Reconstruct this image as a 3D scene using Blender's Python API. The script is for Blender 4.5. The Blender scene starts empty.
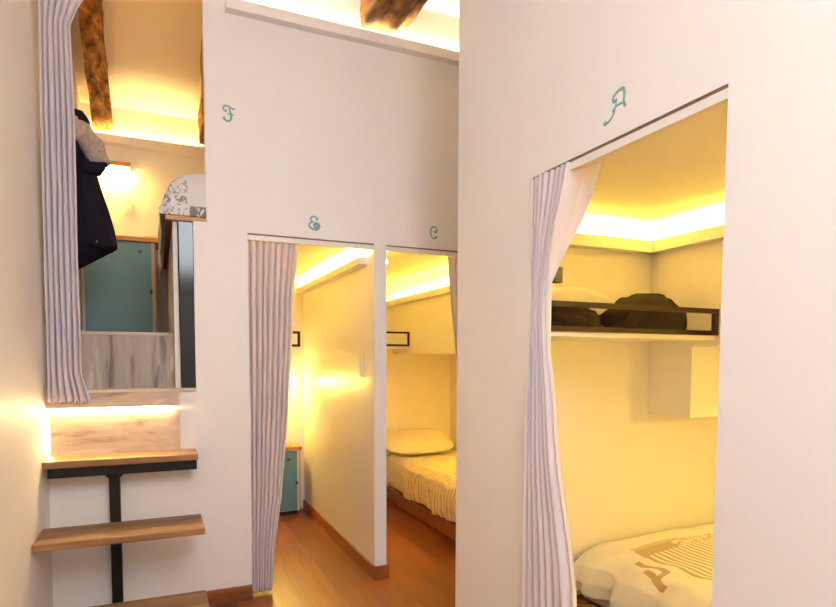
import bpy, bmesh, math, random
from mathutils import Vector, noise, Matrix
random.seed(7)
SC = bpy.context.scene
COL = SC.collection
PI = math.pi

# ------------------------------------------------------------------ materials
def lin(c):
    return tuple(((v/255.)/12.92 if v/255. <= .04045 else ((v/255.+.055)/1.055)**2.4) for v in c) + (1.,)

def newmat(name):
    m = bpy.data.materials.new(name); m.use_nodes = True
    nt = m.node_tree; b = nt.nodes['Principled BSDF']
    return m, nt, b

def nd(nt, typ, **kw):
    n = nt.nodes.new(typ)
    for k, v in kw.items():
        if k in n.inputs: n.inputs[k].default_value = v
        else: setattr(n, k, v)
    return n

def coords(nt, scale=(1, 1, 1), rot=(0, 0, 0)):
    tc = nd(nt, 'ShaderNodeTexCoord'); mp = nd(nt, 'ShaderNodeMapping')
    mp.inputs['Scale'].default_value = scale; mp.inputs['Rotation'].default_value = rot
    nt.links.new(tc.outputs['Object'], mp.inputs['Vector'])
    return mp.outputs['Vector']

def ramp(nt, fac, stops):
    r = nd(nt, 'ShaderNodeValToRGB')
    e = r.color_ramp.elements
    while len(e) < len(stops): e.new(.5)
    for i, (p, c) in enumerate(stops):
        e[i].position = p; e[i].color = c
    nt.links.new(fac, r.inputs['Fac'])
    return r.outputs['Color']

def bump(nt, b, height, strength, dist=.01):
    bp = nd(nt, 'ShaderNodeBump'); bp.inputs['Strength'].default_value = strength; bp.inputs['Distance'].default_value = dist
    nt.links.new(height, bp.inputs['Height']); nt.links.new(bp.outputs['Normal'], b.inputs['Normal'])

def paint(name, rgb, rough=.5, bumps=.15, var=.03):
    m, nt, b = newmat(name)
    v = coords(nt, (1, 1, 1))
    n = nd(nt, 'ShaderNodeTexNoise', Scale=2.2, Detail=4.); nt.links.new(v, n.inputs['Vector'])
    c = lin(rgb); d = tuple(x*(1-var) for x in c[:3])+(1,)
    nt.links.new(ramp(nt, n.outputs['Fac'], [(.3, d), (.7, c)]), b.inputs['Base Color'])
    n2 = nd(nt, 'ShaderNodeTexNoise', Scale=70., Detail=3.); nt.links.new(v, n2.inputs['Vector'])
    bump(nt, b, n2.outputs['Fac'], bumps, .002)
    b.inputs['Roughness'].default_value = rough
    return m

def wood(name, cols, axis='X', scale=6., rough=.45, stretch=10., bumps=.15, planks=None, detail=6.):
    """streaky grain along axis; planks = (axis letter, width) adds board to board tone"""
    m, nt, b = newmat(name)
    sc = {'X': (1/stretch, 1, 1), 'Y': (1, 1/stretch, 1), 'Z': (1, 1, 1/stretch)}[axis]
    v = coords(nt, sc)
    n = nd(nt, 'ShaderNodeTexNoise', Scale=scale, Detail=detail, Roughness=.65, Distortion=.6)
    nt.links.new(v, n.inputs['Vector'])
    col = ramp(nt, n.outputs['Fac'], [(.33+.34*i/(len(cols)-1), lin(c)) for i, c in enumerate(cols)])
    if planks:
        tc = nd(nt, 'ShaderNodeTexCoord'); sx = nd(nt, 'ShaderNodeSeparateXYZ'); nt.links.new(tc.outputs['Object'], sx.inputs[0])
        dv = nd(nt, 'ShaderNodeMath', operation='DIVIDE'); dv.inputs[1].default_value = planks[1]
        nt.links.new(sx.outputs[planks[0]], dv.inputs[0])
        fl = nd(nt, 'ShaderNodeMath', operation='FLOOR'); nt.links.new(dv.outputs[0], fl.inputs[0])
        wn = nd(nt, 'ShaderNodeTexWhiteNoise', noise_dimensions='1D'); nt.links.new(fl.outputs[0], wn.inputs['W'])
        mr = nd(nt, 'ShaderNodeMapRange'); mr.inputs['To Min'].default_value = .78; mr.inputs['To Max'].default_value = 1.12
        nt.links.new(wn.outputs['Value'], mr.inputs['Value'])
        mx = nd(nt, 'ShaderNodeMix', data_type='RGBA', blend_type='MULTIPLY'); mx.inputs[0].default_value = 1.
        nt.links.new(col, mx.inputs[6]); nt.links.new(mr.outputs[0], mx.inputs[7]); col = mx.outputs[2]
    nt.links.new(col, b.inputs['Base Color'])
    bump(nt, b, n.outputs['Fac'], bumps, .004)
    b.inputs['Roughness'].default_value = rough
    return m

def quilt_mat():
    m, nt, b = newmat('cream_banded_quilt')
    v = coords(nt, (1, 1, 1), (0, 0, .25))
    w = nd(nt, 'ShaderNodeTexWave', Scale=7.5, Distortion=2.2); w.bands_direction = 'Y'; nt.links.new(v, w.inputs['Vector'])
    n = nd(nt, 'ShaderNodeTexNoise', Scale=26., Detail=3., Distortion=1.); nt.links.new(v, n.inputs['Vector'])
    mx = nd(nt, 'ShaderNodeMath', operation='MULTIPLY'); nt.links.new(w.outputs['Fac'], mx.inputs[0]); nt.links.new(n.outputs['Fac'], mx.inputs[1])
    nt.links.new(ramp(nt, mx.outputs[0], [(.2, lin((238, 230, 214))), (.32, lin((226, 213, 190))), (.5, lin((204, 188, 160)))]), b.inputs['Base Color'])
    bump(nt, b, n.outputs['Fac'], .5, .01); b.inputs['Roughness'].default_value = .92
    return m

def floor_mat():
    m, nt, b = newmat('laminate_floor')
    v = coords(nt, (1, 1, 1), (0, 0, PI/2))
    br = nd(nt, 'ShaderNodeTexBrick', Scale=1.)
    br.inputs['Brick Width'].default_value = 1.25; br.inputs['Row Height'].default_value = .19
    br.inputs['Mortar Size'].default_value = .0018; br.inputs['Mortar Smooth'].default_value = .3
    br.inputs['Color1'].default_value = lin((158, 92, 46)); br.inputs['Color2'].default_value = lin((138, 76, 36))
    br.inputs['Mortar'].default_value = lin((95, 48, 20)); br.offset = .37
    nt.links.new(v, br.inputs['Vector'])
    v2 = coords(nt, (1, .1, 1))
    n = nd(nt, 'ShaderNodeTexNoise', Scale=14., Detail=6., Roughness=.65, Distortion=.5); nt.links.new(v2, n.inputs['Vector'])
    g = ramp(nt, n.outputs['Fac'], [(.3, (.62, .58, .55, 1)), (.68, (1.12, 1.1, 1.08, 1))])
    mx = nd(nt, 'ShaderNodeMix', data_type='RGBA', blend_type='MULTIPLY'); mx.inputs[0].default_value = 1.
    nt.links.new(br.outputs['Color'], mx.inputs[6]); nt.links.new(g, mx.inputs[7])
    nt.links.new(mx.outputs[2], b.inputs['Base Color'])
    b.inputs['Roughness'].default_value = .33
    bump(nt, b, n.outputs['Fac'], .05, .002)
    return m

def cloth(name, rgb, rough=.9, transl=0., weave=350., bumps=.25, rgb2=None):
    m, nt, b = newmat(name)
    v = coords(nt)
    n = nd(nt, 'ShaderNodeTexNoise', Scale=weave, Detail=2.); nt.links.new(v, n.inputs['Vector'])
    c = lin(rgb); d = lin(rgb2) if rgb2 else tuple(x*.86 for x in c[:3])+(1,)
    nt.links.new(ramp(nt, n.outputs['Fac'], [(.35, d), (.65, c)]), b.inputs['Base Color'])
    bump(nt, b, n.outputs['Fac'], bumps, .0015)
    b.inputs['Roughness'].default_value = rough
    if sum(rgb) < 200: b.inputs['Specular IOR Level'].default_value = .12
    b.inputs['Sheen Weight'].default_value = .12 if sum(rgb) > 300 else 0.
    if transl:
        out = nt.nodes['Material Output']
        t = nd(nt, 'ShaderNodeBsdfTranslucent'); t.inputs['Color'].default_value = c
        mx = nd(nt, 'ShaderNodeMixShader'); mx.inputs[0].default_value = transl
        nt.links.new(b.outputs[0], mx.inputs[1]); nt.links.new(t.outputs[0], mx.inputs[2]); nt.links.new(mx.outputs[0], out.inputs[0])
    return m

def plain(name, rgb, rough=.5, metal=0., var=.1, scale=25.):
    m, nt, b = newmat(name)
    n = nd(nt, 'ShaderNodeTexNoise', Scale=scale, Detail=3.); nt.links.new(coords(nt), n.inputs['Vector'])
    c = lin(rgb); d = tuple(x*(1-var) for x in c[:3])+(1,)
    nt.links.new(ramp(nt, n.outputs['Fac'], [(.3, d), (.7, c)]), b.inputs['Base Color'])
    b.inputs['Roughness'].default_value = rough; b.inputs['Metallic'].default_value = metal
    return m

def emit(name, rgb, strength):
    m, nt, b = newmat(name)
    b.inputs['Base Color'].default_value = (.9, .85, .75, 1)
    b.inputs['Emission Color'].default_value = rgb+(1,)
    b.inputs['Emission Strength'].default_value = strength
    return m

def printed_cloth(name, base, ink, rects, stripes, blotch):
    """white duvet cover with printed grey blocks and bars (object space, seen from above)"""
    m, nt, b = newmat(name)
    tc = nd(nt, 'ShaderNodeTexCoord'); s = nd(nt, 'ShaderNodeSeparateXYZ'); nt.links.new(tc.outputs['Object'], s.inputs[0])
    def mth(op, a, bb=None):
        n = nd(nt, 'ShaderNodeMath', operation=op)
        for i, x in enumerate((a, bb)):
            if x is None: continue
            if isinstance(x, (int, float)): n.inputs[i].default_value = x
            else: nt.links.new(x, n.inputs[i])
        return n.outputs[0]
    ax = {'X': s.outputs['X'], 'Y': s.outputs['Y'], 'Z': s.outputs['Z']}
    nz = nd(nt, 'ShaderNodeTexNoise', Scale=30., Detail=2.); nt.links.new(tc.outputs['Object'], nz.inputs['Vector'])
    wob = mth('MULTIPLY', mth('SUBTRACT', nz.outputs['Fac'], .5), .008)
    def box(a0, lo0, hi0, a1, lo1, hi1):
        p = mth('ADD', ax[a0], wob); q = mth('ADD', ax[a1], wob)
        return mth('MULTIPLY', mth('MULTIPLY', mth('GREATER_THAN', p, lo0), mth('LESS_THAN', p, hi0)),
                   mth('MULTIPLY', mth('GREATER_THAN', q, lo1), mth('LESS_THAN', q, hi1)))
    acc = None
    def add(x):
        nonlocal acc
        acc = x if acc is None else mth('MAXIMUM', acc, x)
    for r in rects: add(mth('MULTIPLY', box(*r[:6]), r[6]))
    for (r, per, duty, w) in stripes:
        fr = mth('FRACT', mth('DIVIDE', ax[r[0]], per))
        add(mth('MULTIPLY', mth('MULTIPLY', box(*r), mth('LESS_THAN', fr, duty)), w))
    for (r, sc, th, w) in blotch:
        n = nd(nt, 'ShaderNodeTexNoise', Scale=sc, Detail=3., Distortion=1.5); nt.links.new(tc.outputs['Object'], n.inputs['Vector'])
        band = mth('LESS_THAN', mth('ABSOLUTE', mth('SUBTRACT', n.outputs['Fac'], .5)), th)
        add(mth('MULTIPLY', mth('MULTIPLY', box(*r), band), w))
    mx = nd(nt, 'ShaderNodeMix', data_type='RGBA')
    nt.links.new(acc, mx.inputs[0]); mx.inputs[6].default_value = lin(base); mx.inputs[7].default_value = lin(ink)
    nt.links.new(mx.outputs[2], b.inputs['Base Color'])
    w2 = nd(nt, 'ShaderNodeTexNoise', Scale=250.); nt.links.new(tc.outputs['Object'], w2.inputs['Vector'])
    bump(nt, b, w2.outputs['Fac'], .15, .001)
    b.inputs['Roughness'].default_value = .9
    return m

LEDC = (1., .68, .09)
M = dict(
    wall=paint('white_wall_paint', (240, 236, 232), .5),
    gloss=paint('satin_partition_paint', (240, 236, 232), .34, .05),
    ceil=paint('ceiling_paint', (240, 236, 232), .7),
    floor=floor_mat(),
    quilt=quilt_mat(),
    skirt=wood('skirting_wood', [(120, 66, 30), (150, 88, 44), (168, 102, 56)], 'X', 8, .4),
    skirty=wood('skirting_wood_deep', [(120, 66, 30), (150, 88, 44), (168, 102, 56)], 'Y', 8, .4),
    tread=wood('acacia_tread', [(104, 70, 40), (146, 104, 62), (176, 136, 92)], 'X', 9, .42, 9),
    greyv=wood('grey_laminate_upright', [(132, 120, 110), (190, 177, 166), (200, 188, 176), (240, 232, 222)], 'Z', 13, .5, 6, planks=('X', .11)),
    greyh=wood('grey_laminate_level', [(136, 116, 98), (190, 170, 150), (200, 181, 160), (228, 214, 196)], 'X', 11, .5, 5),
    edge=wood('pale_edging', [(196, 176, 152), (222, 204, 182)], 'X', 8, .5),
    topw=wood('cabinet_top_wood', [(176, 122, 62), (206, 152, 88)], 'X', 8, .45),
    bedw=wood('bed_frame_wood', [(112, 70, 36), (150, 100, 58)], 'Y', 8, .45),
    beam=wood('old_timber', [(38, 20, 8), (112, 72, 36), (150, 104, 56), (192, 144, 84)], 'Y', 16, .85, 3, 1., None, 9.),
    teal=plain('teal_door', (98, 150, 176), .45, 0, .06, 8),
    cab=plain('cabinet_white', (226, 218, 206), .5, 0, .03),
    cabside=wood('cabinet_side_wood', [(176, 140, 98), (196, 160, 116)], 'Z', 8, .5),
    black=plain('black_steel', (26, 25, 27), .38, .3, .2),
    blackpost=plain('black_gloss_steel', (16, 15, 17), .12, .0, .1),
    shelfblk=plain('dark_bronze_steel', (44, 30, 22), .6, .0, .2),
    knob=plain('black_knob', (14, 14, 15), .35),
    curt=cloth('lilac_grey_curtain', (246, 241, 247), .85, .45),
    white=cloth('white_sheet', (240, 236, 228), .9, 0, 200, .15),
    navy=cloth('navy_coat', (28, 29, 48), .85, 0, 200, .4),
    grey=cloth('grey_lining', (190, 178, 168), .9, 0, 60, .4, (164, 152, 144)),
    dark=cloth('dark_jacket', (40, 27, 25), .85, 0, 150, .4, (20, 13, 13)),
    plast=plain('switch_plastic', (236, 230, 220), .35, 0, .02),
    rail=plain('gap_shade_brown', (128, 98, 76), .5, 0, .05),
    letter=plain('letter_paint', (126, 172, 174), .6, 0, .1, 60),
    led=emit('led_strip', LEDC, 900.),
    led_mid=emit('led_strip_mid', LEDC, 1900.),
    led_low=emit('led_strip_low', LEDC, 260.),
    led_fill_front=emit('fill_strip_front', (1., .50, .03), 1700.),
    led_fill_side=emit('fill_strip_side', (1., .82, .55), 150.),
    led_loft=emit('led_strip_loft', (1., .70, .22), 120.),
    led_stair=emit('led_strip_stair', (1., .74, .32), 190.),
    led_hall=emit('led_strip_hall', (1., .82, .52), 75.),
    lampE=emit('lamp_diffuser_mid', (1., .68, .14), 115.),
    lampF=emit('lamp_diffuser_loft', (1., .64, .12), 120.),
    fill_lampC=emit('fill_diffuser_small', (1., .54, .04), 200.),
    fill_lampA=emit('fill_diffuser_big', (1., .68, .10), 265.),
    paper=plain('paper', (232, 204, 150), .7),
    glass=plain('window_frame_white', (235, 235, 232), .4),
)

# ------------------------------------------------------------------ mesh helpers
class MB:
    def __init__(s): s.bm = bmesh.new()
    def box(s, x0, x1, y0, y1, z0, z1, bev=0., rot=None):
        r = bmesh.ops.create_cube(s.bm, size=1.)
        vs = r['verts']
        bmesh.ops.scale(s.bm, vec=(x1-x0, y1-y0, z1-z0), verts=vs)
        if bev > 0:
            es = list({e for v in vs for e in v.link_edges})
            rr = bmesh.ops.bevel(s.bm, geom=es, offset=bev, segments=2, profile=.6, affect='EDGES')
            vs = list({v for f in rr['faces'] for v in f.verts} | {v for v in vs if v.is_valid})
        if rot: bmesh.ops.rotate(s.bm, cent=(0, 0, 0), matrix=rot, verts=vs)
        bmesh.ops.translate(s.bm, vec=((x0+x1)/2, (y0+y1)/2, (z0+z1)/2), verts=vs)
        return s
    def prism(s, pts, axis, a, b):
        """polygon pts in the two other axes, extruded along axis from a to b"""
        def mk(p, t):
            return {'X': (t, p[0], p[1]), 'Y': (p[0], t, p[1]), 'Z': (p[0], p[1], t)}[axis]
        v0 = [s.bm.verts.new(mk(p, a)) for p in pts]; v1 = [s.bm.verts.new(mk(p, b)) for p in pts]
        n = len(pts)
        fs = [s.bm.faces.new(v0), s.bm.faces.new(v1[::-1])]
        for i in range(n): s.bm.faces.new((v0[i], v1[i], v1[(i+1) % n], v0[(i+1) % n]))
        return s
    def tube(s, pts, rad, seg=8, flat=None):
        """tube through pts; rad number or list; flat=(axis index, factor) squashes the section"""
        pts = [Vector(p) for p in pts]; n = len(pts)
        rads = rad if isinstance(rad, (list, tuple)) else [rad]*n
        rings = []; up = Vector((0, 0, 1))
        for i, p in enumerate(pts):
            t = (pts[min(i+1, n-1)]-pts[max(i-1, 0)]).normalized()
            if abs(t.dot(up)) > .95: up = Vector((1, 0, 0)) if abs(t.x) < .9 else Vector((0, 1, 0))
            a = t.cross(up).normalized(); b = a.cross(t).normalized(); up = b
            ring = []
            for k in range(seg):
                th = 2*PI*k/seg
                o = a*math.cos(th)*rads[i]+b*math.sin(th)*rads[i]
                if flat: o[flat[0]] *= flat[1]
                ring.append(s.bm.verts.new(p+o))
            rings.append(ring)
        for i in range(n-1):
            for k in range(seg):
                s.bm.faces.new((rings[i][k], rings[i][(k+1) % seg], rings[i+1][(k+1) % seg], rings[i+1][k]))
        s.bm.faces.new(rings[0][::-1]); s.bm.faces.new(rings[-1])
        return s
    def cyl(s, c, r, h, axis='Z', seg=20):
        d = {'X': Vector((1, 0, 0)), 'Y': Vector((0, 1, 0)), 'Z': Vector((0, 0, 1))}[axis]
        c = Vector(c)
        return s.tube([c-d*h/2, c+d*h/2], r, seg)
    def grid(s, fn, nu, nv, closed_u=False, caps=False):
        vs = [[s.bm.verts.new(fn(i/(nu if closed_u else nu-1), j/(nv-1))) for i in range(nu)] for j in range(nv)]
        for j in range(nv-1):
            for i in range(nu if closed_u else nu-1):
                k = (i+1) % nu
                s.bm.faces.new((vs[j][i], vs[j][k], vs[j+1][k], vs[j+1][i]))
        if caps and closed_u:
            s.bm.faces.new(vs[0][::-1]); s.bm.faces.new(vs[-1])
        return s
    def build(s, name, mat, parent=None, smooth=False, origin=None):
        bmesh.ops.recalc_face_normals(s.bm, faces=s.bm.faces)
        o0 = Vector(parent['_o']) if parent is not None and '_o' in parent else Vector(origin or (0, 0, 0))
        if o0.length > 0: bmesh.ops.translate(s.bm, vec=-o0, verts=s.bm.verts)
        me = bpy.data.meshes.new(name); s.bm.to_mesh(me); s.bm.free()
        if smooth:
            for p in me.polygons: p.use_smooth = True
        o = bpy.data.objects.new(name, me); COL.objects.link(o)
        me.materials.append(mat)
        if parent is not None:
            o.parent = parent
            if '_o' in parent: o['_o'] = parent['_o']
        else: o.location = o0; o['_o'] = tuple(o0)
        return o

def structure(name, mb, mat, parent=None, smooth=False):
    o = mb.build(name, mat, parent, smooth)
    if parent is None: o['kind'] = 'structure'
    return o

def thing(name, label, cat, loc, group=None):
    o = bpy.data.objects.new(name, None); COL.objects.link(o); o.location = loc; o.empty_display_size = .1
    o['_o'] = tuple(loc); o['label'] = label; o['category'] = cat
    if group: o['group'] = group
    return o

def tag(o, label, cat, group=None):
    o['label'] = label; o['category'] = cat
    if group: o['group'] = group
    return o

def mod_solid(o, t, off=0.):
    m = o.modifiers.new('thickness', 'SOLIDIFY'); m.thickness = t; m.offset = off
def mod_sub(o, n=1):
    m = o.modifiers.new('smooth', 'SUBSURF'); m.levels = n; m.render_levels = n
def mod_bev(o, w, seg=2):
    m = o.modifiers.new('bevel', 'BEVEL'); m.width = w; m.segments = seg; m.limit_method = 'ANGLE'

def interp(tab, t, smooth=True):
    """tab: sorted list of (key, v...)"""
    if t <= tab[0][0]: return tab[0][1:]
    for a, b in zip(tab, tab[1:]):
        if t <= b[0]:
            f = (t-a[0])/(b[0]-a[0])
            if smooth: f = f*f*(3-2*f)*.5+f*.5
            return tuple(x+(y-x)*f for x, y in zip(a[1:], b[1:]))
    return tab[-1][1:]

# ------------------------------------------------------------------ key dimensions (metres)
XL = -.503           # left wall
YB = 3.393; YB2 = 3.473   # end wall of the corridor
XA = 1.323; XA2 = 1.423   # side wall with opening A
YF = 5.30            # far wall of rooms C, E and F
YR = -1.6            # rear of the corridor
HEAD = 2.053
CEIL = 3.488
LOWC = 2.078

# ------------------------------------------------------------------ setting
structure('floor', MB().box(XL-.1, 3.1, YR-.1, YF+.1, -.08, 0), M['floor'])
structure('wall_left', MB().box(XL-.1, XL, YR-.1, YF+.1, 0, 4.3), M['wall'])
# end wall with openings F (upper left), E and C
pts = [(XL, 0), (.469, 0), (.469, HEAD), (1.207, HEAD), (1.207, 0), (1.284, 0), (1.284, HEAD), (2.02, HEAD), (2.02, 0), (3.05, 0),
       (3.05, 4.15), (XL, 4.15), (XL, 3.30), (.258, 3.30), (.258, 2.09), (.19, 2.09), (.19, 1.2), (XL, 1.2)]
structure('wall_back', MB().prism(pts, 'Y', YB, YB2), M['wall'])
# side wall with opening A; its free end leaves a passage towards room C
pts = [(YR, 0), (1.08, 0), (1.08, HEAD), (1.93, HEAD), (1.93, 0), (2.535, 0), (2.535, CEIL), (YR, CEIL)]
structure('wall_right', MB().prism(pts, 'X', XA, XA2), M['wall'])
structure('wall_far', MB().box(XL, 3.05, YF, YF+.1, 0, 4.15), M['wall'])
structure('wall_passage', MB().box(3.0, 3.1, 2.535, YB, 0, CEIL), M['wall'])
structure('wall_partition', MB().box(1.207, 1.284, YB2, YF, 0, LOWC), M['gloss'])
structure('ceiling', MB().box(XL, 3.1, -.1, YB, CEIL, CEIL+.08), M['ceil'])
structure('ceiling_loft', MB().prism([(YB2, 4.0), (YF, 3.32), (YF, 3.40), (YB2, 4.08)], 'X', XL, 3.05), M['ceil'])
# low rear wall and sloped roof, unseen; roof window added to bring daylight
structure('wall_rear', MB().box(XL, XA, YR-.1, YR, 0, 2.2), M['wall'])
SLA = math.atan2(CEIL-2.2, 1.5)                       # slope from (YR, 2.2) up to (-.1, CEIL)
def sl(t, n): return (YR+math.cos(SLA)*t-math.sin(SLA)*n*-1*-1, 2.2+math.sin(SLA)*t+math.cos(SLA)*n)
SLN = 1.5/math.cos(SLA)
def slab(mb, x0, x1, t0, t1, n0, n1):
    return mb.prism([sl(t0, n0), sl(t1, n0), sl(t1, n1), sl(t0, n1)], 'X', x0, x1)
WX0, WX1, WT0, WT1 = 0., 1.2, .35, 1.75
mb = MB()
slab(mb, XL, WX0, 0, SLN, 0, .08); slab(mb, WX1, XA, 0, SLN, 0, .08)
slab(mb, WX0, WX1, 0, WT0, 0, .08); slab(mb, WX0, WX1, WT1, SLN, 0, .08)
structure('ceiling_slope', mb, M['ceil'])
w = bpy.data.objects.new('window_1', None); COL.objects.link(w); w['kind'] = 'structure'; w['_o'] = (0., 0., 0.)
mb = MB()
slab(mb, WX0, WX0+.05, WT0, WT1, .02, .07); slab(mb, WX1-.05, WX1, WT0, WT1, .02, .07)
slab(mb, WX0, WX1, WT0, WT0+.05, .02, .07); slab(mb, WX0, WX1, WT1-.05, WT1, .02, .07)
mb.build('window_frame', M['glass'], w)

# ceiling over rooms E and C (also floor of bunk F)
structure('ceiling_lower', MB().box(.36, 3.05, YB2, YF, LOWC, LOWC+.012), M['ceil'])
# bulkhead over the bed in C, right wall of C
structure('wall_bulkhead', MB().box(2.07, 3.05, YB2, YF, 1.41, LOWC), M['wall'])
structure('wall_recess', MB().box(2.69, 2.79, YB2, YF, 0, 1.41), M['wall'])
# loft floor and riser inside F
structure('floor_loft', MB().box(XL, .113, 3.67, YF, 1.44, 1.5), M['bedw'])
structure('floor_landing', MB().box(XL, .113, YB2, 3.67, 1.14, 1.195), M['greyh'])
structure('wall_loft_side', MB().box(.09, .113, 3.45, YF, 1.195, 2.09), M['wall'])
structure('trim_1', MB().box(XL, .113, 3.65, 3.67, 1.195, 1.49), M['greyv'])      # grey upright riser board
structure('trim_2', MB().box(XL, .113, 3.643, 3.69, 1.49, 1.507), M['edge'])
structure('trim_3', MB().box(XL, .19, YB-.014, YB2, 1.2-.012, 1.204), M['edge'])   # sill edging of opening F
o = MB().box(XL, .104, YB-.032, YB, 1.113, 1.188).build('trim_4', M['greyh']); o['kind'] = 'structure'       # fascia
o = MB().box(-.4925, .104, YB-.014, YB-.004, .877, 1.095).build('trim_5', M['greyh']); o['kind'] = 'structure'  # board under it
led = MB().box(XL+.03, .06, YB-.026, YB-.016, 1.105, 1.1125).build('led_strip', M['led_stair'], None)
led['kind'] = 'structure'; led.name = 'trim_6'
MB().box(XL+.004, XL+.010, YB-.010, YB-.004, .90, 1.09).build('led_strip', M['led_stair'], led)
# skirting boards
structure('baseboard_back', MB().box(XL, .469, YB-.014, YB, 0, .082, .003), M['skirt'])
mb = MB().box(1.193, 1.298, YB-.014, YB, 0, .082, .003).box(1.193, 1.207, YB, YF, 0, .082, .003).box(1.284, 1.298, YB, YF, 0, .082, .003)
structure('baseboard_partition', mb, M['skirty'])
structure('baseboard_left', MB().box(XL, XL+.014, YR, YB-.014, 0, .082, .003), M['skirty'])
mb = MB().box(XA-.014, XA, YR, 1.08, 0, .082, .003).box(XA-.014, XA, 1.93, 2.549, 0, .082, .003).box(XA, XA2, 2.535, 2.549, 0, .082, .003)
structure('baseboard_right', mb, M['skirty'])

# cove ledges with led strips in them
def cove(name, kind, a0, a1, wall, z, depth, lip, mat_led, trim=.012, ledh=.007, up=False):
    """ledge along X ('xb': on a wall at larger y), or along Y ('yl': on a wall at larger x, 'yr': on a wall at smaller x)"""
    mb = MB(); ml = MB()
    if kind == 'xb':
        mb.box(a0, a1, wall-depth, wall, z, z+.014); mb.box(a0, a1, wall-depth, wall-depth+trim, z+.014, z+lip)
        mb.box(a0, a0+.012, wall-depth+trim, wall, z+.014, z+lip)
        if up: ml.box(a0+.02, a1-.02, wall-depth*.6, wall-depth*.6+.012, z+.015, z+.015+ledh)
        else: ml.box(a0+.02, a1-.02, wall-depth+trim+.0005, wall-depth+trim+.0025, z+.015, z+lip-.006)
    elif kind == 'xf':
        mb.box(a0, a1, wall, wall+depth, z, z+.014); mb.box(a0, a1, wall+depth-trim, wall+depth, z+.014, z+lip)
        if up: ml.box(a0+.02, a1-.02, wall+depth*.4, wall+depth*.4+.012, z+.015, z+.015+ledh)
        else: ml.box(a0+.02, a1-.02, wall+depth-trim-.0025, wall+depth-trim-.0005, z+.015, z+lip-.006)
    elif kind == 'yl':
        mb.box(wall-depth, wall, a0, a1, z, z+.014); mb.box(wall-depth, wall-depth+trim, a0, a1, z+.014, z+lip)
        mb.box(wall-depth+trim, wall, a0, a0+.012, z+.014, z+lip)
        ml.box(wall-depth+trim+.0005, wall-depth+trim+.0025, a0+.02, a1-.02, z+.015, z+lip-.006)
    else:
        mb.box(wall, wall+depth, a0, a1, z, z+.014); mb.box(wall+depth-trim, wall+depth, a0, a1, z+.014, z+lip)
        ml.box(wall+depth-trim-.0025, wall+depth-trim-.0005, a0+.02, a1-.02, z+.015, z+lip-.006)
    o = mb.build(name, M['wall']); o['kind'] = 'structure'
    l = ml.build('led_strip', mat_led, o)
    return o
cove('trim_7', 'xb', .37, 3.0, YB, 3.197, .055, .056, M['led_hall'], up=True)                 # corridor
cove('trim_8', 'xb', XL, 1.2, YF, 3.022, .09, .06, M['led_loft'], up=True)                         # far wall of F
cove('trim_9', 'yl', 3.50, YF, 1.207, 1.945, .06, .045, M['led_mid'])                    # E, on the partition
cove('trim_10', 'yl', 3.50, YF, 2.07, 1.862, .07, .05, M['led_low'])                     # C, on the bulkhead
cove('trim_11', 'yr', 3.50, 4.6, 1.284, 1.945, .06, .045, M['led'])                  # C, on the partition

cove('trim_15', 'xf', XL, .25, YB2, 3.42, .08, .06, M['led_fill_front'], up=True)           # F, inner side of the end wall; unseen ledge added to light the ceiling
cove('trim_16', 'yl', -.09, 2.53, XA, 3.197, .055, .056, M['led_fill_side'])              # corridor, side wall; out-of-frame ledge added to brighten the left wall
structure('wall_bunk_side', MB().box(.33, .36, YB2, YF, 1.5, 2.078), M['wall'])
cove('trim_17', 'yr', 3.5, 5.2, .36, 1.945, .06, .045, M['led_mid'])                 # E, opposite the partition; hidden ledge added as fill light
# room A
AF = 2.435
structure('wall_room_far', MB().box(XA2, 3.1, AF, 2.535, 0, CEIL), M['wall'])
structure('wall_room_right', MB().box(2.445, 3.1, .25, AF, 1.43, 2.2), M['wall'])
structure('wall_room_box', MB().box(2.445, 3.0, 2.155, AF, 1.07, 1.43), M['wall'])
structure('wall_room_recess', MB().box(3.04, 3.1, .25, AF, 0, 1.43), M['wall'])
structure('wall_room_near', MB().box(XA2, 3.1, .15, .25, 0, 2.2), M['wall'])
structure('ceiling_room', MB().box(XA2, 2.445, .25, AF, 2.08, 2.2), M['ceil'])
cove('trim_12', 'xb', XA2, 2.445, AF, 1.925, .06, .06, M['led'])
cove('trim_13', 'yl', .25, AF, 2.445, 1.925, .06, .06, M['led'])
cove('trim_14', 'xf', XA2, 2.445, .25, 1.925, .06, .06, M['led'])

# ------------------------------------------------------------------ old beams
def beam(name, label, x0, x1, p0, p1, hgt, seed, grp):
    """rough timber from (y,zbottom) p0 to p1"""
    root = None
    n = 28; mb = MB()
    def fn(u, v):
        a = u*4; k = int(a) % 4; f = a-int(a)
        cs = [(0, 0), (1, 0), (1, 1), (0, 1)]
        c0, c1 = cs[k], cs[(k+1) % 4]
        cx = c0[0]+(c1[0]-c0[0])*f; cz = c0[1]+(c1[1]-c0[1])*f
        y = p0[0]+(p1[0]-p0[0])*v; zb = p0[1]+(p1[1]-p0[1])*v
        x = x0+(x1-x0)*cx; z = zb+hgt*cz
        P = Vector((x*7+seed, y*3, z*7))
        d = noise.noise_vector(P)*.020+noise.noise_vector(P*4)*.007
        rnd = .003*(1 if abs(f-.5) < .4 else -1.)
        cc = Vector(((x0+x1)/2, y, zb+hgt/2)); out = (Vector((x, y, z))-cc).normalized()
        return Vector((x, y, z))+d*Vector((1, .2, 1))+out*rnd
    mb = MB().grid(lambda u, v: fn(u, v), 24, n, True, True)
    o = mb.build(name, M['beam'], None, False, ((x0+x1)/2, p0[0], p0[1]))
    tag(o, label, 'beam', grp); return o
beam('ceiling_beam', 'rough wide old timber beam above the corridor end wall', 1.13, 1.327, (YB+.06, 3.285), (.4, 3.30), .22, 1, 'old timber ceiling beams')
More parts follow.
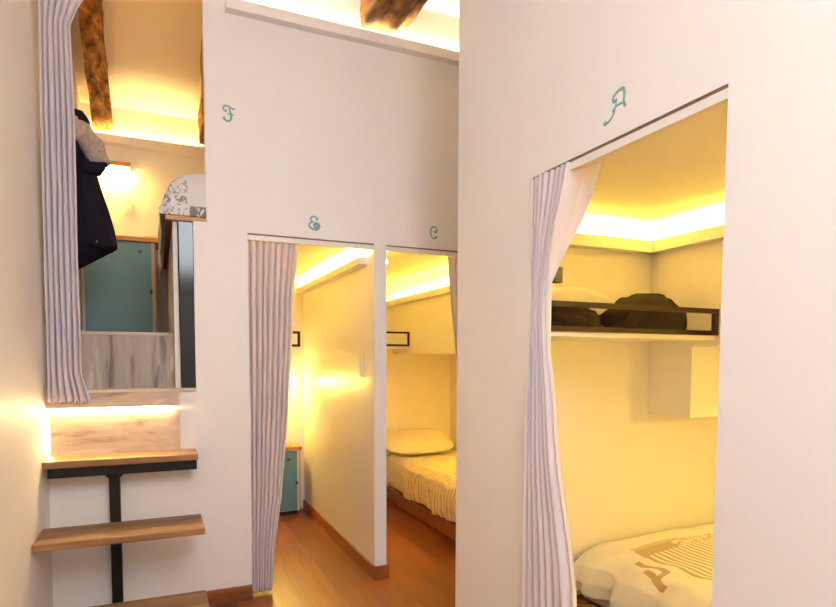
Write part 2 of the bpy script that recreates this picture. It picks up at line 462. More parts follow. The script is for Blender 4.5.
beam('ceiling_beam', 'slimmer old timber plank alongside the wide corridor beam', 1.372, 1.43, (YB-.0, 3.352), (.4, 3.36), .15, 4, 'old timber ceiling beams')
beam('ceiling_beam', 'thick gnarled timber beam seen beside the tied curtain of doorway F', -.41, -.285, (5.26, 3.125), (3.55, 3.86), .24, 9, 'old timber ceiling beams')
beam('ceiling_beam', 'dark timber beam half hidden by the right edge of doorway F', .348, .47, (5.2, 3.10), (3.55, 3.82), .24, 13, 'old timber ceiling beams')

# ------------------------------------------------------------------ floating stairs
st = thing('floating_stairs', 'three floating wooden treads on a black steel post below doorway F', 'stairs', (-.21, YB, 0))
for (zt, y0, y1) in ((.877, 3.20, YB-.001), (.572, 2.90, 3.17), (.267, 2.60, 2.92)):
    o = MB().box(XL+.001, .19 if zt < .8 else .182, y0, y1, zt-.035, zt).build('tread', M['tread'], st); mod_bev(o, .006)
o = MB().box(-.236, -.186, YB-.05, YB-.001, 0, .842).build('post', M['black'], st); mod_bev(o, .003)
o = MB().box(-.485, .178, 3.235, 3.265, .790, .842).build('support_bar', M['black'], st); mod_bev(o, .002)
for (zt, y0) in ((.842, 3.265),):
    MB().box(-.232, -.190, y0, YB-.05, zt-.010, zt).build('arm', M['black'], st)
mb = MB().prism([(-.262, .79), (-.16, .79), (-.16, .782), (-.186, .752), (-.236, .752), (-.262, .782)], 'Y', 3.345, 3.35)
mb.build('gusset', M['black'], st)

# ------------------------------------------------------------------ steel post and bunk of F
o = MB().prism([(.117, 3.415), (.190, 3.415), (.190, 3.425), (.160, 3.425), (.160, 3.475), (.19, 3.475), (.19, 3.485), (.117, 3.485), (.117, 3.475), (.147, 3.475), (.147, 3.425), (.117, 3.425)], 'Z', 1.195, 2.088)
o = o.build('steel_post', M['blackpost'], None, False, (.15, 3.45, 1.195)); mod_bev(o, .002)
tag(o, 'glossy black steel post at the right side of doorway F', 'post')
bf = thing('bunk_platform', 'wooden bunk platform edge under the printed duvet in doorway F', 'bed', (.25, 3.45, 2.09))
MB().box(.055, .256, YB+.004, 3.44, 2.09, 2.112).build('end_board', M['topw'], bf)
MB().box(.070, 1.2, 3.44, 5.28, 2.091, 2.112).build('deck', M['bedw'], bf)
MB().box(.060, .070, 3.44, 5.28, 2.086, 2.112).build('side_rail', M['bedw'], bf)

def soft(name, fn, nu, nv, mat, origin, sub=0, closed=False, caps=False, thick=0):
    o = MB().grid(fn, nu, nv, closed, caps).build(name, mat, None, True, origin)
    if thick: mod_solid(o, thick)
    if sub: mod_sub(o, sub)
    return o

# duvet F: rounded bulky end seen from below
M['duvetF'] = printed_cloth('printed_duvet_loft', (226, 222, 220), (108, 104, 108),
    [], [(('X', .08, .25, 'Z', .0, .09), .012, .35, .0)],
    [(('X', -.26, -.135, 'Z', -.02, .215), 14., .03, .7), (('X', -.125, .2, 'Z', -.03, .04), 30., .13, .85)])
def duvF(u, v):
    # section in XZ from left hem over the top to the right, v runs along Y
    prof = [(0, .03, 2.00), (.1, .028, 2.10), (.25, .045, 2.19), (.4, .085, 2.285), (.52, .14, 2.335), (.64, .22, 2.352), (1, .9, 2.35)]
    x, z = interp(prof, u)
    y = 3.42+(5.15-3.42)*v
    if u < .2: z += .07*math.sin(v*19+.6)*(1-u/.2)*.7+(.10 if v < .06 else .0)*(1-u/.2)
    w = noise.noise(Vector((x*9, y*6, z*9)))*.014+noise.noise(Vector((x*22, y*14, z*20)))*.005
    return Vector((x+w, y, z+w))
o = soft('duvet', duvF, 40, 60, M['duvetF'], (.3, 3.45, 2.13))
bm = bmesh.new(); bm.from_mesh(o.data)
# closed front face: the duvet end turned down to the platform
be = sorted([v for v in bm.verts if abs(v.co.y+3.45-3.42) < .012], key=lambda v: v.co.x)
low = [bm.verts.new((v.co.x, v.co.y-.004-.012*math.sin(i*.9)**2, min(v.co.z, .0-.012))) for i, v in enumerate(be)]
mid = [bm.verts.new(((v.co.x+l.co.x)/2, v.co.y-.018, (v.co.z+l.co.z)/2)) for v, l in zip(be, low)]
for a, b in ((be, mid), (mid, low)):
    for i in range(len(a)-1):
        try: bm.faces.new((a[i], a[i+1], b[i+1], b[i]))
        except ValueError: pass
bmesh.ops.recalc_face_normals(bm, faces=bm.faces); bm.to_mesh(o.data); bm.free()
for p in o.data.polygons: p.use_smooth = True
tag(o, 'white duvet with grey line print bulging over the loft bunk in doorway F', 'duvet')

# ------------------------------------------------------------------ inside F: cabinet, sconce, socket, coat
def cabinet(x0, x1, yf, z0, z1, xr, label, feet):
    r = thing('bedside_cabinet', label, 'cabinet', ((x0+x1)/2, yf, z0))
    MB().box(x0-.02, x1+.022, yf+.018, YF-.005, z0+feet, z1).build('carcass', M['cab'], r)
    MB().box(x1+.022, x1+.034, yf+.03, YF-.005, z0+feet, z1).build('side_panel', M['cabside'], r)
    if feet: MB().box(x0, x1, yf+.03, YF-.005, z0, z0+feet).build('plinth', M['knob'], r)
    d = MB().box(x0, x1, yf, yf+.018, z0+feet+.008, z1-.006, .002).build('door', M['teal'], r)
    MB().cyl((x1-.075, yf-.006, z1-.075), .013, .014, 'Y').build('knob', M['knob'], d)
    MB().box(x1-.012, x1+.004, yf-.004, yf+.004, (z0+z1)/2-.015, (z0+z1)/2+.015).build('hinge', M['knob'], d)
    o = MB().box(x0-.025, xr, yf-.02, YF-.003, z1, z1+.035).build('cabinet_top', M['topw'], r); mod_bev(o, .003)
    return r
cabinet(-.477, -.026, 5.0, 1.5, 2.243, .075, 'teal door bedside cabinet with wooden top inside doorway F', 0)
cabinet(.66, 1.100, 5.10, 0, .568, 1.138, 'teal cabinet with wooden top at the far end of doorway E', .035)
o = MB().box(-.07, .055, 5.03, 5.2, 2.2785, 2.297, .003).build('book', M['paper'], None, False, (0, 5.1, 2.279))
tag(o, 'thin book lying on the wooden cabinet top inside doorway F', 'book')
bm = MB()
bm.prism([(1.01, .604), (1.06, .604), (1.05, .644), (1.035, .610), (1.02, .631)], 'Y', 5.15, 5.21)
o = bm.build('paper_card', M['paper'], None, False, (1.035, 5.18, .604)); tag(o, 'small folded paper card on the cabinet top inside doorway E', 'card')

def sconce(x0, x1, z, label, mat, drop=.014, out=0.):
    r = thing('wall_sconce', label, 'lamp', ((x0+x1)/2, YF, z))
    o = MB().box(x0, x1, YF-.11, YF-.002, z, z+.035).build('lamp_body', M['topw'], r); mod_bev(o, .003)
    MB().box(x0+.012, x1-.012, YF-.10-out, YF-.015, z-drop, z-.001).build('diffuser', mat, r)
    return r
sconce(-.42, -.155, 2.845, 'wooden wall lamp casting a bright glow inside doorway F', M['lampF'])
sconce(.86, 1.02, 1.19, 'wall lamp glowing behind the curtain of doorway E', M['lampE'], .07, .03)

def side_fill_lamp(x, y0, y1, z, label, mat):  # wall lamps added out of view as room fill
    r = thing('wall_sconce', label, 'lamp', (x, (y0+y1)/2, z))
    o = MB().box(x-.11, x-.002, y0, y1, z, z+.035).build('lamp_body', M['topw'], r); mod_bev(o, .003)
    MB().box(x-.10, x-.015, y0+.012, y1-.012, z-.014, z-.001).build('diffuser', mat, r)
    return r
side_fill_lamp(2.69, 3.75, 4.02, 1.28, 'added unseen wall lamp brightening the room inside doorway C', M['fill_lampC'])  # hidden lamp added to raise the light in C
side_fill_lamp(3.04, .9, 1.17, 1.28, 'added unseen wall lamp brightening the room inside doorway A', M['fill_lampA'])  # hidden lamp added to light the lower part of A

s = thing('wall_socket', 'white wall socket below the lamp inside doorway F', 'socket', (-.19, YF, 2.56))
o = MB().box(-.225, -.150, YF-.012, YF-.001, 2.51, 2.615).build('face_plate', M['plast'], s); mod_bev(o, .004)
for z in (2.54, 2.585): MB().cyl((-.187, YF-.0125, z), .014, .004, 'Y').build('outlet', M['knob'] if False else M['cab'], s)

s = thing('light_switch', 'white double light switch on the partition inside doorway E', 'switch', (1.207, 3.66, 1.31))
o = MB().box(1.196, 1.206, 3.60, 3.685, 1.245, 1.385).build('face_plate', M['plast'], s); mod_bev(o, .003)
for z in (1.255, 1.32): 
    o = MB().box(1.190, 1.1965, 3.612, 3.673, z, z+.055).build('rocker', M['plast'], s); mod_bev(o, .002)

# coat hanging on the left wall of F
ct = thing('hanging_coat', 'navy coat with grey lining hanging behind the curtain in doorway F', 'coat', (-.45, 4.0, 2.72))
def coat(u, v):
    # v 0 top .. 1 hem
    tab = [(0, -.47, -.43, .05), (.06, -.49, -.385, .07), (.2, -.495, -.335, .09), (.4, -.495, -.30, .11), (.7, -.495, -.25, .13), (1, -.495, -.205, .15)]
    a, b, d = interp(tab, v)
    th = u*2*PI
    cx = (a+b)/2; hx = (b-a)/2
    f = 1+.10*math.sin(5*th+3*v)*v+.05*math.sin(9*th+1.5)*v
    x = cx+hx*math.cos(th)*f; y = 4.0+d*math.sin(th)*f
    z = 2.70-.69*v
    if v > .93: z -= .19*max(0, -math.cos(th))+.012*math.sin(4*th)
    x += noise.noise(Vector((x*8, y*8, z*5)))*.018*v; y += noise.noise(Vector((x*8+5, y*8, z*5)))*.02*v
    return Vector((max(x, XL+.004), y, z))
MB().grid(coat, 56, 40, True, True).build('coat_body', M['navy'], ct, True)
def sleeve(p0, p1, r0, r1, seed, n=14):
    pts = []; rads = []
    for i in range(n):
        t = i/(n-1)
        p = Vector(p0).lerp(Vector(p1), t); p.x += .025*math.sin(t*PI); p.z += .02*math.sin(t*PI)
        pts.append(p+noise.noise_vector(Vector((t*5+seed, 0, 0)))*.008); rads.append((r0+(r1-r0)*t)*(1+.08*math.sin(t*17+seed)))
    return pts, rads
p, r = sleeve((-.43, 3.93, 2.70), (-.285, 3.92, 2.475), .055, .062, 3)
MB().tube(p, r, 14).build('grey_sleeve', M['grey'], ct, True)['label'] = 'grey sleeve lining'
p, r = sleeve((-.435, 3.95, 2.76), (-.37, 3.93, 2.66), .03, .048, 8, 8)
MB().tube(p, r, 12).build('collar', M['navy'], ct, True)
MB().tube([(-.40, 3.9, 2.47), (-.34, 3.9, 2.45), (-.29, 3.91, 2.445), (-.262, 3.92, 2.48), (-.262, 3.93, 2.52)], [.04, .045, .04, .026, .012], 12).build('cuff', M['navy'], ct, True)
MB().tube([(-.36, 3.87, 2.02), (-.33, 3.86, 2.035), (-.30, 3.86, 2.02)], [.012, .02, .01], 10).build('lining_hem', M['grey'], ct, True)
MB().tube([(XL+.001, 4.0, 2.79), (XL+.03, 4.0, 2.79), (XL+.05, 4.0, 2.80)], .006, 8).build('hook', M['black'], ct)

# ------------------------------------------------------------------ painted letters on the walls
def letter(name, label, strokes, place):
    mb = MB()
    for pts, rad in strokes:
        # resample through a Catmull-Rom
        P = [Vector((a, b, 0)) for a, b in pts]; out = []; R = []
        for i in range(len(P)-1):
            p0, p1, p2, p3 = P[max(i-1, 0)], P[i], P[i+1], P[min(i+2, len(P)-1)]
            for k in range(6):
                t = k/6
                out.append(.5*((2*p1)+(p2-p0)*t+(2*p0-5*p1+4*p2-p3)*t*t+(3*p1-p0-3*p2+p3)*t**3)); R.append(rad[i]+(rad[i+1]-rad[i])*t)
        out.append(P[-1]); R.append(rad[-1])
        W = [place(q) for q in out]
        axis = 1 if abs(W[0].y-W[-1].y) < 1e-6 else 0
        mb.tube(W, R, 8, (axis, .12))
    o = mb.build(name, M['letter'], None, True, tuple(place(Vector((0, 0, 0)))))
    tag(o, label, 'letter', 'painted room letters'); return o
# glyph units: pixels of a 0..1 box, u right, v up
def on_back(x0, z0, w, h): return lambda q: Vector((x0+q.x*w, YB, z0+q.y*h))
def on_right(y0, z0, w, h): return lambda q: Vector((XA, y0-q.x*w, z0+q.y*h))
F_ = [([(.15, .64), (.3, .70), (.25, .60), (.08, .70), (.05, .86), (.22, .99), (.5, .96), (.72, .86), (.98, .84)], [.004, .0035, .003, .0045, .005, .005, .004, .004, .005]),
      ([(.55, .92), (.58, .7), (.68, .42), (.66, .15), (.45, .02), (.2, .06), (.07, .2), (.2, .26)], [.003, .005, .0055, .005, .005, .005, .006, .003]),
      ([(.38, .50), (.6, .47), (.9, .46)], [.003, .004, .003])]
E_ = [([(.72, .72), (.86, .84), (.66, .97), (.38, .97), (.22, .80), (.32, .62), (.55, .56)], [.006, .005, .004, .005, .005, .005, .003]),
      ([(.55, .57), (.22, .52), (.08, .32), (.2, .12), (.5, .02), (.82, .06), (.97, .25), (.9, .42), (.7, .47), (.58, .36), (.62, .24), (.78, .24)],
       [.003, .005, .006, .006, .007, .009, .010, .009, .008, .008, .008, .006])]
C_ = [([(.5, .62), (.78, .55), (.95, .66), (.9, .86), (.6, .99), (.28, .9), (.1, .65), (.08, .38), (.25, .12), (.5, .02), (.8, .06), (.85, .16), (.7, .18)],
       [.004, .007, .006, .004, .0045, .005, .005, .005, .005, .005, .006, .006, .004])]
A_ = [([(.6, .70), (.45, .68), (.42, .84), (.62, .97), (.85, .98), (.92, .80), (.9, .55), (.93, .38), (1.0, .34), (.88, .38)], [.005, .0055, .005, .005, .006, .0055, .005, .005, .005, .003]),
      ([(.58, .70), (.55, .56), (.52, .44), (.40, .34), (.55, .47), (.75, .49), (.9, .47)], [.003, .003, .003, .005, .004, .004, .003]),
      ([(.52, .44), (.46, .26), (.32, .10), (.12, .02), (.03, .05), (.1, .12)], [.003, .004, .004, .005, .006, .004])]
letter('painted_letter', 'small curly blue-green letter F painted right of the upper doorway', F_, on_back(.350, 2.635, .062, .082))
letter('painted_letter', 'small curly blue-green letter E painted above the curtained middle doorway', E_, on_back(.808, 2.104, .062, .074))
letter('painted_letter', 'small curly grey-green letter C painted above the narrow doorway at right', C_, on_back(1.575, 2.116, .05, .074))
letter('painted_letter', 'larger curly blue-green letter A painted above the sloping right doorway', A_, on_right(1.534, 2.108, .098, .085))

# ------------------------------------------------------------------ curtain tracks and curtains
def track(label, box, ax):
    r = thing('curtain_track', label, 'curtain track', (box[0], box[2], box[4]))
    MB().box(*box).build('gap_shade_strip', M['rail'], r)  # brown strip stands in for the shadowed gap over the rail
    x0, x1, y0, y1, z0, z1 = box
    if ax == 'Y': y1 = 1.705
    MB().box(x0, x1, y0, y1, z0-.026, z0).build('rail', M['plast'], r)
    return r
track('white curtain rail with brown strip standing for the shaded gap across the head of doorway E', (.470, 1.206, YB+.003, YB+.026, HEAD-.009, HEAD-.0005), 'X')
track('white curtain rail with brown strip standing for the shaded gap across the head of doorway C', (1.285, 2.019, YB+.003, YB+.026, HEAD-.009, HEAD-.0005), 'X')
track('white curtain rail with brown strip standing for the shaded gap across the head of doorway A', (XA+.003, XA+.026, 1.081, 1.929, HEAD-.009, HEAD-.0005), 'Y')

def curtain(label, place, tab, folds, amp, seed, ztop, zbot, hem=.0, nv=90, wob=.12, mat=None, flat=None, wrap=0.):
    """tab: (z, left, right, ampfactor) sorted by rising z; place(s, d, z) -> world; s along the opening, d out of it"""
    tb = sorted(tab)
    def fn(u, v):
        z = ztop+(zbot-ztop)*v
        l, r, af = interp(tb, z)
        fl = flat(z) if flat else 0.
        ue = u if not fl else min(u/(1-fl), 1.)
        ph = 2*PI*folds*ue+wob*math.sin(z*2.3+seed+u*3)
        fr = (ph/(2*PI)) % 1.; g = math.exp(-((fr-.5)/.115)**2); prof = -(1-2*g)+.22*math.cos(2*PI*fr*1.)*(-1)
        a = amp*af*(.9+.35*noise.noise(Vector((u*folds*.9, seed, z*.3))))
        a *= 1-.62*min(1., max(0., (u-.86)/.10))
        if fl and u > 1-fl: a *= max(0., 1-(u-1+fl)/fl*2.2)
        d = a*prof
        if fl and u > 1-fl: d += wrap*((u-1+fl)/fl)*min(1., fl/.3)
        s = l+(r-l)*u+.004*af*noise.noise(Vector((u*6, z*2.5, seed)))
        zz = z+(hem*math.sin(ph*1.0+1) if v > .985 else 0)
        return place(s, d, zz)
    root = thing('curtain', label, 'curtain', tuple(place((tb[0][1]+tb[0][2])/2, 0, ztop)), 'grey doorway curtains')
    o = MB().grid(fn, folds*22+1, nv).build('drape', mat or M['curt'], root, True)
    mod_solid(o, .003)
    return root, fn
# F: hangs in front of the end wall beside the left wall, pinched high up
curtain('long grey curtain hanging beside the stairs at doorway F',
        lambda s, d, z: Vector((s, 3.352+d, z)),
        [(1.14, -.488, -.305, 1.1), (1.3, -.484, -.342, 1.), (2.0, -.482, -.342, .9), (2.6, -.478, -.338, .85), (2.95, -.472, -.346, .7), (3.0, -.472, -.325, .8), (3.28, -.468, -.17, .85)],
        6, .026, 2.1, 3.28, 1.145, .006)
# E: bunched at the left of its doorway, kinked near the floor
curtain('grey pleated curtain bunched at the left of doorway E',
        lambda s, d, z: Vector((s, 3.437+d, z)),
        [(.02, .476, .588, .9), (.25, .4705, .602, 1.), (.50, .4705, .636, .8), (.56, .4705, .648, 1.), (1.12, .4705, .694, 1.), (1.7, .4705, .728, 1.), (2.04, .4705, .757, .9)],
        8, .026, .7, 2.016, .022, .008)
# C: only its slanting left edge shows past the side wall
curtain('grey curtain half hidden by the white wall edge at doorway C',
        lambda s, d, z: Vector((s, 3.437+d, z)),
        [(.05, 1.83, 1.99, 1.), (1.1, 1.80, 1.99, .8), (1.25, 1.785, 1.99, .8), (2.02, 1.712, 2.0, .9), (2.04, 1.71, 2.0, .9)],
        7, .026, 4.2, 2.016, .03, .006)
# A: tied back, flaring at the head
curtain('grey tied-back curtain flaring from its tie at doorway A',
        lambda s, d, z: Vector((XA+.020+d, -s, z)),
        [(.03, -1.928, -1.595, 1.), (.5, -1.928, -1.65, 1.), (1.1, -1.93, -1.775, .9), (1.5, -1.929, -1.845, .55), (1.62, -1.929, -1.85, .4), (1.68, -1.929, -1.825, .5), (2.046, -1.925, -1.635, .8)],
        7, .032, 5.5, 2.046, .03, .006, flat=lambda z: .26*min(1., max(0., (z-1.60)/.25)), wrap=.075)
o = MB().box(1.412, 1.45, 1.895, 1.929, 1.66, 1.72, .003).build('wall_bracket', M['knob'], None, False, (1.43, 1.91, 1.69))
tag(o, 'small dark metal bracket on the door jamb beside the curtain tie of doorway A', 'bracket')

# ------------------------------------------------------------------ rail shelves
def rail_shelf(label, x0, x1, yf, yb, z, hgt=.125, t=.022):
    r = thing('wall_shelf', label, 'shelf', ((x0+x1)/2, yb, z), 'black railed wall shelves')
    o = MB().box(x0, x1-.004, yf+.012, yb, z-.02, z).build('shelf_board', M['wall'], r)
    mb = MB()
    mb.box(x0, x1, yf, yf+t, z, z+t); mb.box(x0, x1, yf, yf+t, z+hgt-t, z+hgt)
    mb.box(x1-t, x1, yf, yf+t, z+t, z+hgt-t); mb.box(x0, x0+t, yf, yf+t, z+t, z+hgt-t)
    mb.build('guard_rail', M['shelfblk'], r)
    return r
rail_shelf('long black railed shelf holding dark jackets inside doorway A', XA2+.002, 2.437, 2.0, AF-.001, 1.478)
rail_shelf('small black railed shelf end seen inside doorway C', 1.30, 2.068, 4.88, YF-.001, 1.478, .128, .016)
rail_shelf('black railed shelf corner peeking past the curtain in doorway E', .30, 1.092, 4.9, YF-.001, 1.463, .128, .02)

# jackets and linen on shelf A
def lump(name, label, cat, cx, cy, z0, rx, ry, rz, seed, mat, amp=.18, group=None, prof=None, tilt=0.):
    def fn(u, v):
        th = u*2*PI; ph = v*PI/2
        c = max(math.cos(ph), .001)
        n = noise.noise(Vector((math.cos(th)*1.6*c+seed, math.sin(th)*1.6*c, v*2.2)))
        n2 = noise.noise(Vector((math.cos(th)*4*c+seed*2, math.sin(th)*4*c, v*5)))
        ridg = 1-abs(noise.noise(Vector((math.cos(th)*2.6*c+seed*3, math.sin(th)*2.6*c+1, v*3))))*2
        k = 1+amp*n+amp*.45*n2+amp*.35*ridg
        e = .62
        x = rx*math.copysign(abs(math.cos(th))**.8, math.cos(th))*c**e*k; y = ry*math.copysign(abs(math.sin(th))**.8, math.sin(th))*c**e*k
        z = rz*math.sin(ph)*(1+amp*.8*n+amp*.3*n2)+tilt*x
        return Vector((cx+x, min(max(cy+y, 2.027), AF-.012), max(z0+z, z0+.001)))
    o = MB().grid(fn, 56, 26, True, True).build(name, mat, None, True, (cx, cy, z0))
    tag(o, label, cat, group); return o
jk = lump('jacket', 'crumpled dark jacket heaped on the right part of the railed shelf', 'jacket', 2.16, 2.19, 1.4785, .22, .13, .19, 3.3, M['dark'], .20)
jk['_o'] = (2.16, 2.19, 1.4785)
for pts, rr in (([(1.93, 2.075, 1.493), (1.97, 2.08, 1.525), (2.03, 2.095, 1.575), (2.09, 2.13, 1.625), (2.16, 2.19, 1.63)], [.012, .030, .042, .042, .02]),
                ([(1.99, 2.07, 1.50), (2.07, 2.07, 1.512), (2.16, 2.075, 1.53), (2.25, 2.09, 1.56), (2.31, 2.14, 1.57)], [.010, .022, .028, .036, .02])):
    MB().tube(pts, rr, 12, (1, .55)).build('sleeve', M['dark'], jk, True)
gm = lump('garment', 'dark garment slumped at the left end of the railed shelf', 'jacket', 1.66, 2.16, 1.4785, .17, .11, .13, 8.1, M['dark'], .24)
lump('folded_linen', 'pale folded linen lying behind the dark garments on the railed shelf', 'linen', 1.84, 2.375, 1.4785, .36, .045, .235, 5.2, M['white'], .06)

# ------------------------------------------------------------------ beds C and A
def bed_frame(x0, x1, y0, y1, h, label):
    r = thing('bed_frame', label, 'bed', ((x0+x1)/2, (y0+y1)/2, 0), 'low wooden bed frames')
    o = MB().box(x0, x0+.03, y0, y1, .02, h).build('side_rail', M['bedw'], r); mod_bev(o, .004)
    MB().box(x1-.03, x1, y0, y1, .02, h).build('side_rail', M['bedw'], r)
    MB().box(x0+.03, x1-.03, y0, y0+.03, .02, h).build('end_rail', M['bedw'], r)
    MB().box(x0+.03, x1-.03, y1-.03, y1, .02, h).build('end_rail', M['bedw'], r)
    MB().box(x0+.03, x1-.03, y0+.03, y1-.03, h-.05, h-.001).build('slat_base', M['bedw'], r)
    for (x, y) in ((x0, y0), (x0, y1-.06), (x1-.06, y0), (x1-.06, y1-.06)):
        MB().box(x+.002, x+.058, y+.002, y+.058, 0, .02).build('foot', M['bedw'], r)
    return r
bed_frame(1.985, 2.685, YB2+.02, YF-.01, .14, 'low wooden bed frame under the cream quilt inside doorway C')
o = MB().box(2.01, 2.68, YB2+.05, YF-.02, .141, .43, .04).build('mattress', M['white'], None, True, (2.35, 4.4, .121)); tag(o, 'white sheeted mattress on the low bed inside doorway C', 'mattress')
def quilt(u, v):
    prof = [(0, 1.978, .165), (.12, 1.962, .22), (.26, 1.958, .33), (.36, 1.975, .41), (.46, 2.04, .455), (.6, 2.15, .468), (1, 2.675, .47)]
    x, z = interp(prof, u)
    y = 3.52+(4.78-3.52)*v
    if v > .96: z -= .012*(v-.96)/.04
    if u < .34:
        f = (1-u/.34)
        x -= (.014*math.sin(y*31+.8*math.sin(y*7))+.010*math.sin(y*53+2))*f+.004; z += .012*math.sin(y*9)*f
    w = noise.noise(Vector((x*7, y*7, z*7)))*.020+noise.noise(Vector((x*18, y*12, z*18)))*.010
    return Vector((x+w*.4, y, z+w))
o = soft('quilt', quilt, 60, 110, M['quilt'], (2.3, 4.2, .43), thick=.006); tag(o, 'crumpled cream quilt draped over the bed inside doorway C', 'quilt')
def sheet(u, v):
    prof = [(0, 1.992, .20), (.2, 1.985, .32), (.34, 1.995, .41), (.45, 2.05, .447), (.6, 2.15, .453), (1, 2.67, .455)]
    x, z = interp(prof, u); y = 4.785+.495*v
    w = noise.noise(Vector((x*6+4, y*7, z*7)))*.008
    return Vector((x+w*.4, y, z+w))
o = soft('top_sheet', sheet, 50, 16, M['white'], (2.3, 4.9, .43), thick=.008); tag(o, 'white turned-down top sheet between pillow and quilt inside doorway C', 'sheet')
def pillow(cx, cy, cz, rx, ry, rz, seed, label, tilt=.35):
    def fn(u, v):
        th = u*2*PI; ph = (v-.5)*PI
        c = math.cos(ph)
        x = rx*math.copysign(abs(math.cos(th))**.55, math.cos(th))*max(c, 0)**.45
        y = ry*math.copysign(abs(math.sin(th))**.55, math.sin(th))*max(c, 0)**.45
        e = max(0, 1-(abs(x)/rx)**3)*max(0, 1-(abs(y)/ry)**3)
        z = rz*math.sin(ph)*(.35+.65*e)+noise.noise(Vector((x*9+seed, y*9, ph)))*.010
        p = Vector((x, y*math.cos(tilt)-z*math.sin(tilt), y*math.sin(tilt)+z*math.cos(tilt)))
        return Vector((cx, cy, cz))+p
    o = MB().grid(fn, 48, 26, True, True).build('pillow', M['white'], None, True, (cx, cy, cz)); tag(o, label, 'pillow'); return o
pillow(2.24, 5.10, .585, .35, .19, .078, 2, 'plump white pillow at the head of the bed inside doorway C', .42)

bed_frame(1.93, 3.03, .27, AF-.02, .14, 'low wooden bed frame under the printed duvet inside doorway A')
o = MB().box(1.96, 3.0, .30, AF-.03, .141, .37, .05).build('mattress', M['white'], None, True, (2.4, 1.3, .121)); tag(o, 'white mattress on the low bed inside doorway A', 'mattress')
M['duvetA'] = None
M['duvetA'] = printed_cloth('printed_duvet_low', (240, 235, 226), (176, 150, 104),
    [('X', -.31, -.08, 'Y', .775, .85, .75), ('X', -.30, -.02, 'Y', .85, .885, .5), ('X', -.372, -.342, 'Y', .60, .78, .85), ('X', -.428, -.402, 'Y', .55, .67, .85), ('X', -.428, -.342, 'Y', .59, .61, .85)],
    [(('X', -.30, .30, 'Y', .36, .775), .030, .55, .75)],
    [(('X', -.08, .25, 'Y', .78, .885), 24., .07, .7)])
def duvA(u, v):
    prof = [(0, 1.905, .205), (.12, 1.90, .27), (.24, 1.925, .345), (.36, 2.0, .405), (.5, 2.12, .437), (.65, 2.35, .452), (1, 3.02, .452)]
    x, z = interp(prof, u)
    y = .45+(2.405-.45)*v
    e = max(0, (v-.93)/.07); z -= .05*e*e
    if u < .55:
        f = (1-u/.55)
        z += .0; x -= (.036*math.sin(y*30+1.3*math.sin(y*5)+x*9)+.010*math.sin(y*49+1))*f*(1 if v < .97 else .3)
        z += .016*math.sin(y*30+.5+x*9)*f*(u/.55)*3
    w = noise.noise(Vector((x*5, y*5, z*5)))*.014
    zz = z+w+.012*math.sin(y*3+.4)*(1 if u < .1 else 0)
    return Vector((x+w*.3, y, zz))
o = soft('duvet', duvA, 60, 140, M['duvetA'], (2.4, 1.3, .40), thick=.006); tag(o, 'white duvet with grey printed bars and blocks inside doorway A', 'duvet')

# bag on the floor beside bed A
def plaid():
    m, nt, b = newmat('brown_plaid')
    v = coords(nt)
    w1 = nd(nt, 'ShaderNodeTexWave', Scale=9.); w1.bands_direction = 'DIAGONAL'; nt.links.new(v, w1.inputs['Vector'])
    w1.inputs['Distortion'].default_value = 6.
    nt.links.new(ramp(nt, w1.outputs['Fac'], [(.2, lin((24, 16, 14))), (.5, lin((92, 50, 24))), (.8, lin((150, 96, 46)))]), b.inputs['Base Color'])
    b.inputs['Roughness'].default_value = .8
    return m
bagr = thing('bag', 'brown and black patterned bag tucked under the duvet hem inside doorway A', 'bag', (1.76, 2.1, 0))
def bagf(u, v):
    th = u*2*PI; k = 1+.06*noise.noise(Vector((math.cos(th)*2, math.sin(th)*2, v*3)))
    sx = .125*(1-.06*v*v); sy = .20*(1-.10*v*v)
    x = sx*math.copysign(abs(math.cos(th))**.6, math.cos(th))*k; y = sy*math.copysign(abs(math.sin(th))**.6, math.sin(th))*k
    return Vector((1.768+x, 2.12+y, .002+.19*v))
MB().grid(bagf, 40, 14, True, True).build('bag_body', plaid(), bagr, True)
for dx in (-.04, .04): MB().tube([(1.75+dx, 2.04, .16), (1.75+dx*1.1, 2.08, .195), (1.75+dx*1.2, 2.13, .20), (1.75+dx, 2.19, .16)], .008, 8).build('strap', M['dark'], bagr, True)

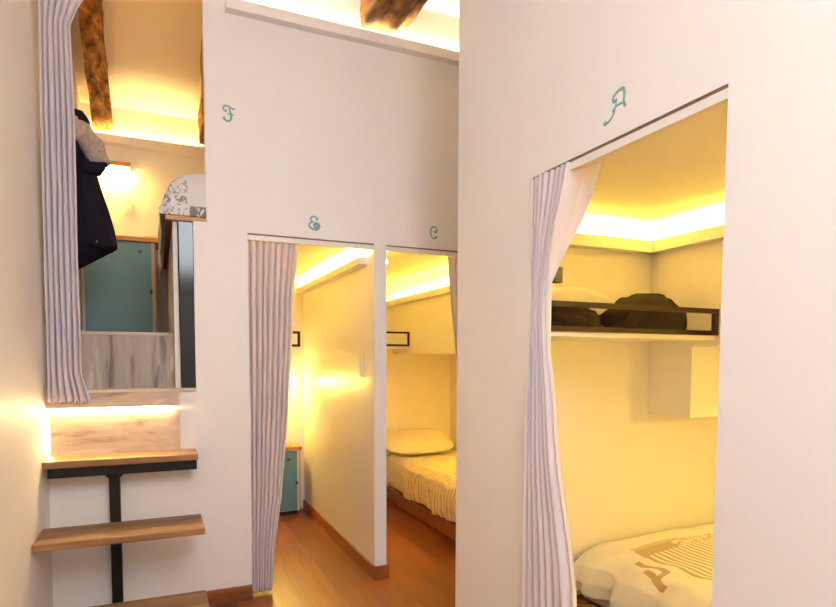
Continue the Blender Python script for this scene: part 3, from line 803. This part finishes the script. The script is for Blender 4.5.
# ------------------------------------------------------------------ light and camera
def area(name, loc, target, sx, sy, power, col):
    l = bpy.data.lights.new(name, 'AREA'); l.shape = 'RECTANGLE'; l.size = sx; l.size_y = sy; l.energy = power; l.color = col
    o = bpy.data.objects.new(name, l); COL.objects.link(o); o.location = loc
    o.rotation_euler = (Vector(target)-Vector(loc)).to_track_quat('-Z', 'Y').to_euler(); return o
_c = sl((WT0+WT1)/2, -.012)
area('window_daylight', (.6, _c[0], _c[1]), (.6, _c[0]+math.sin(SLA), _c[1]-math.cos(SLA)), 1.05, 1.25, 58., (.90, .965, 1.03))

wd = bpy.data.worlds.new('World'); SC.world = wd; wd.use_nodes = True
bg = wd.node_tree.nodes['Background']; bg.inputs[0].default_value = (.75, .82, .9, 1); bg.inputs[1].default_value = .6

M['shelfblk'].node_tree.nodes['Principled BSDF'].inputs['Specular IOR Level'].default_value = .2
cam = bpy.data.cameras.new('Camera'); co = bpy.data.objects.new('Camera', cam); COL.objects.link(co)
cam.sensor_width = 36.; cam.sensor_fit = 'HORIZONTAL'; cam.lens = 591./836*36.; cam.shift_y = (394-303.5)/836.; cam.clip_start = .02
yaw, pit, roll = (math.radians(a) for a in (23.8, -3.335, -.17))
f = Vector((math.sin(yaw)*math.cos(pit), math.cos(yaw)*math.cos(pit), math.sin(pit)))
r0 = Vector((math.cos(yaw), -math.sin(yaw), 0)); d0 = f.cross(r0)
r = r0*math.cos(roll)+d0*math.sin(roll); d = -r0*math.sin(roll)+d0*math.cos(roll)
mt = Matrix((r, -d, -f)).transposed().to_4x4(); mt.translation = Vector((0, 0, 1.36)); co.matrix_world = mt
SC.camera = co
SC.view_settings.view_transform = 'Standard'; SC.view_settings.look = 'None'; SC.view_settings.gamma = 1.; SC.view_settings.exposure = 0.
SC.view_settings.use_curve_mapping = False
SC.cycles.diffuse_bounces = 8; SC.cycles.max_bounces = 14; SC.cycles.sample_clamp_indirect = 12.
SC.cycles.use_denoising = True
for o in SC.objects:
    if '_o' in o: del o['_o']
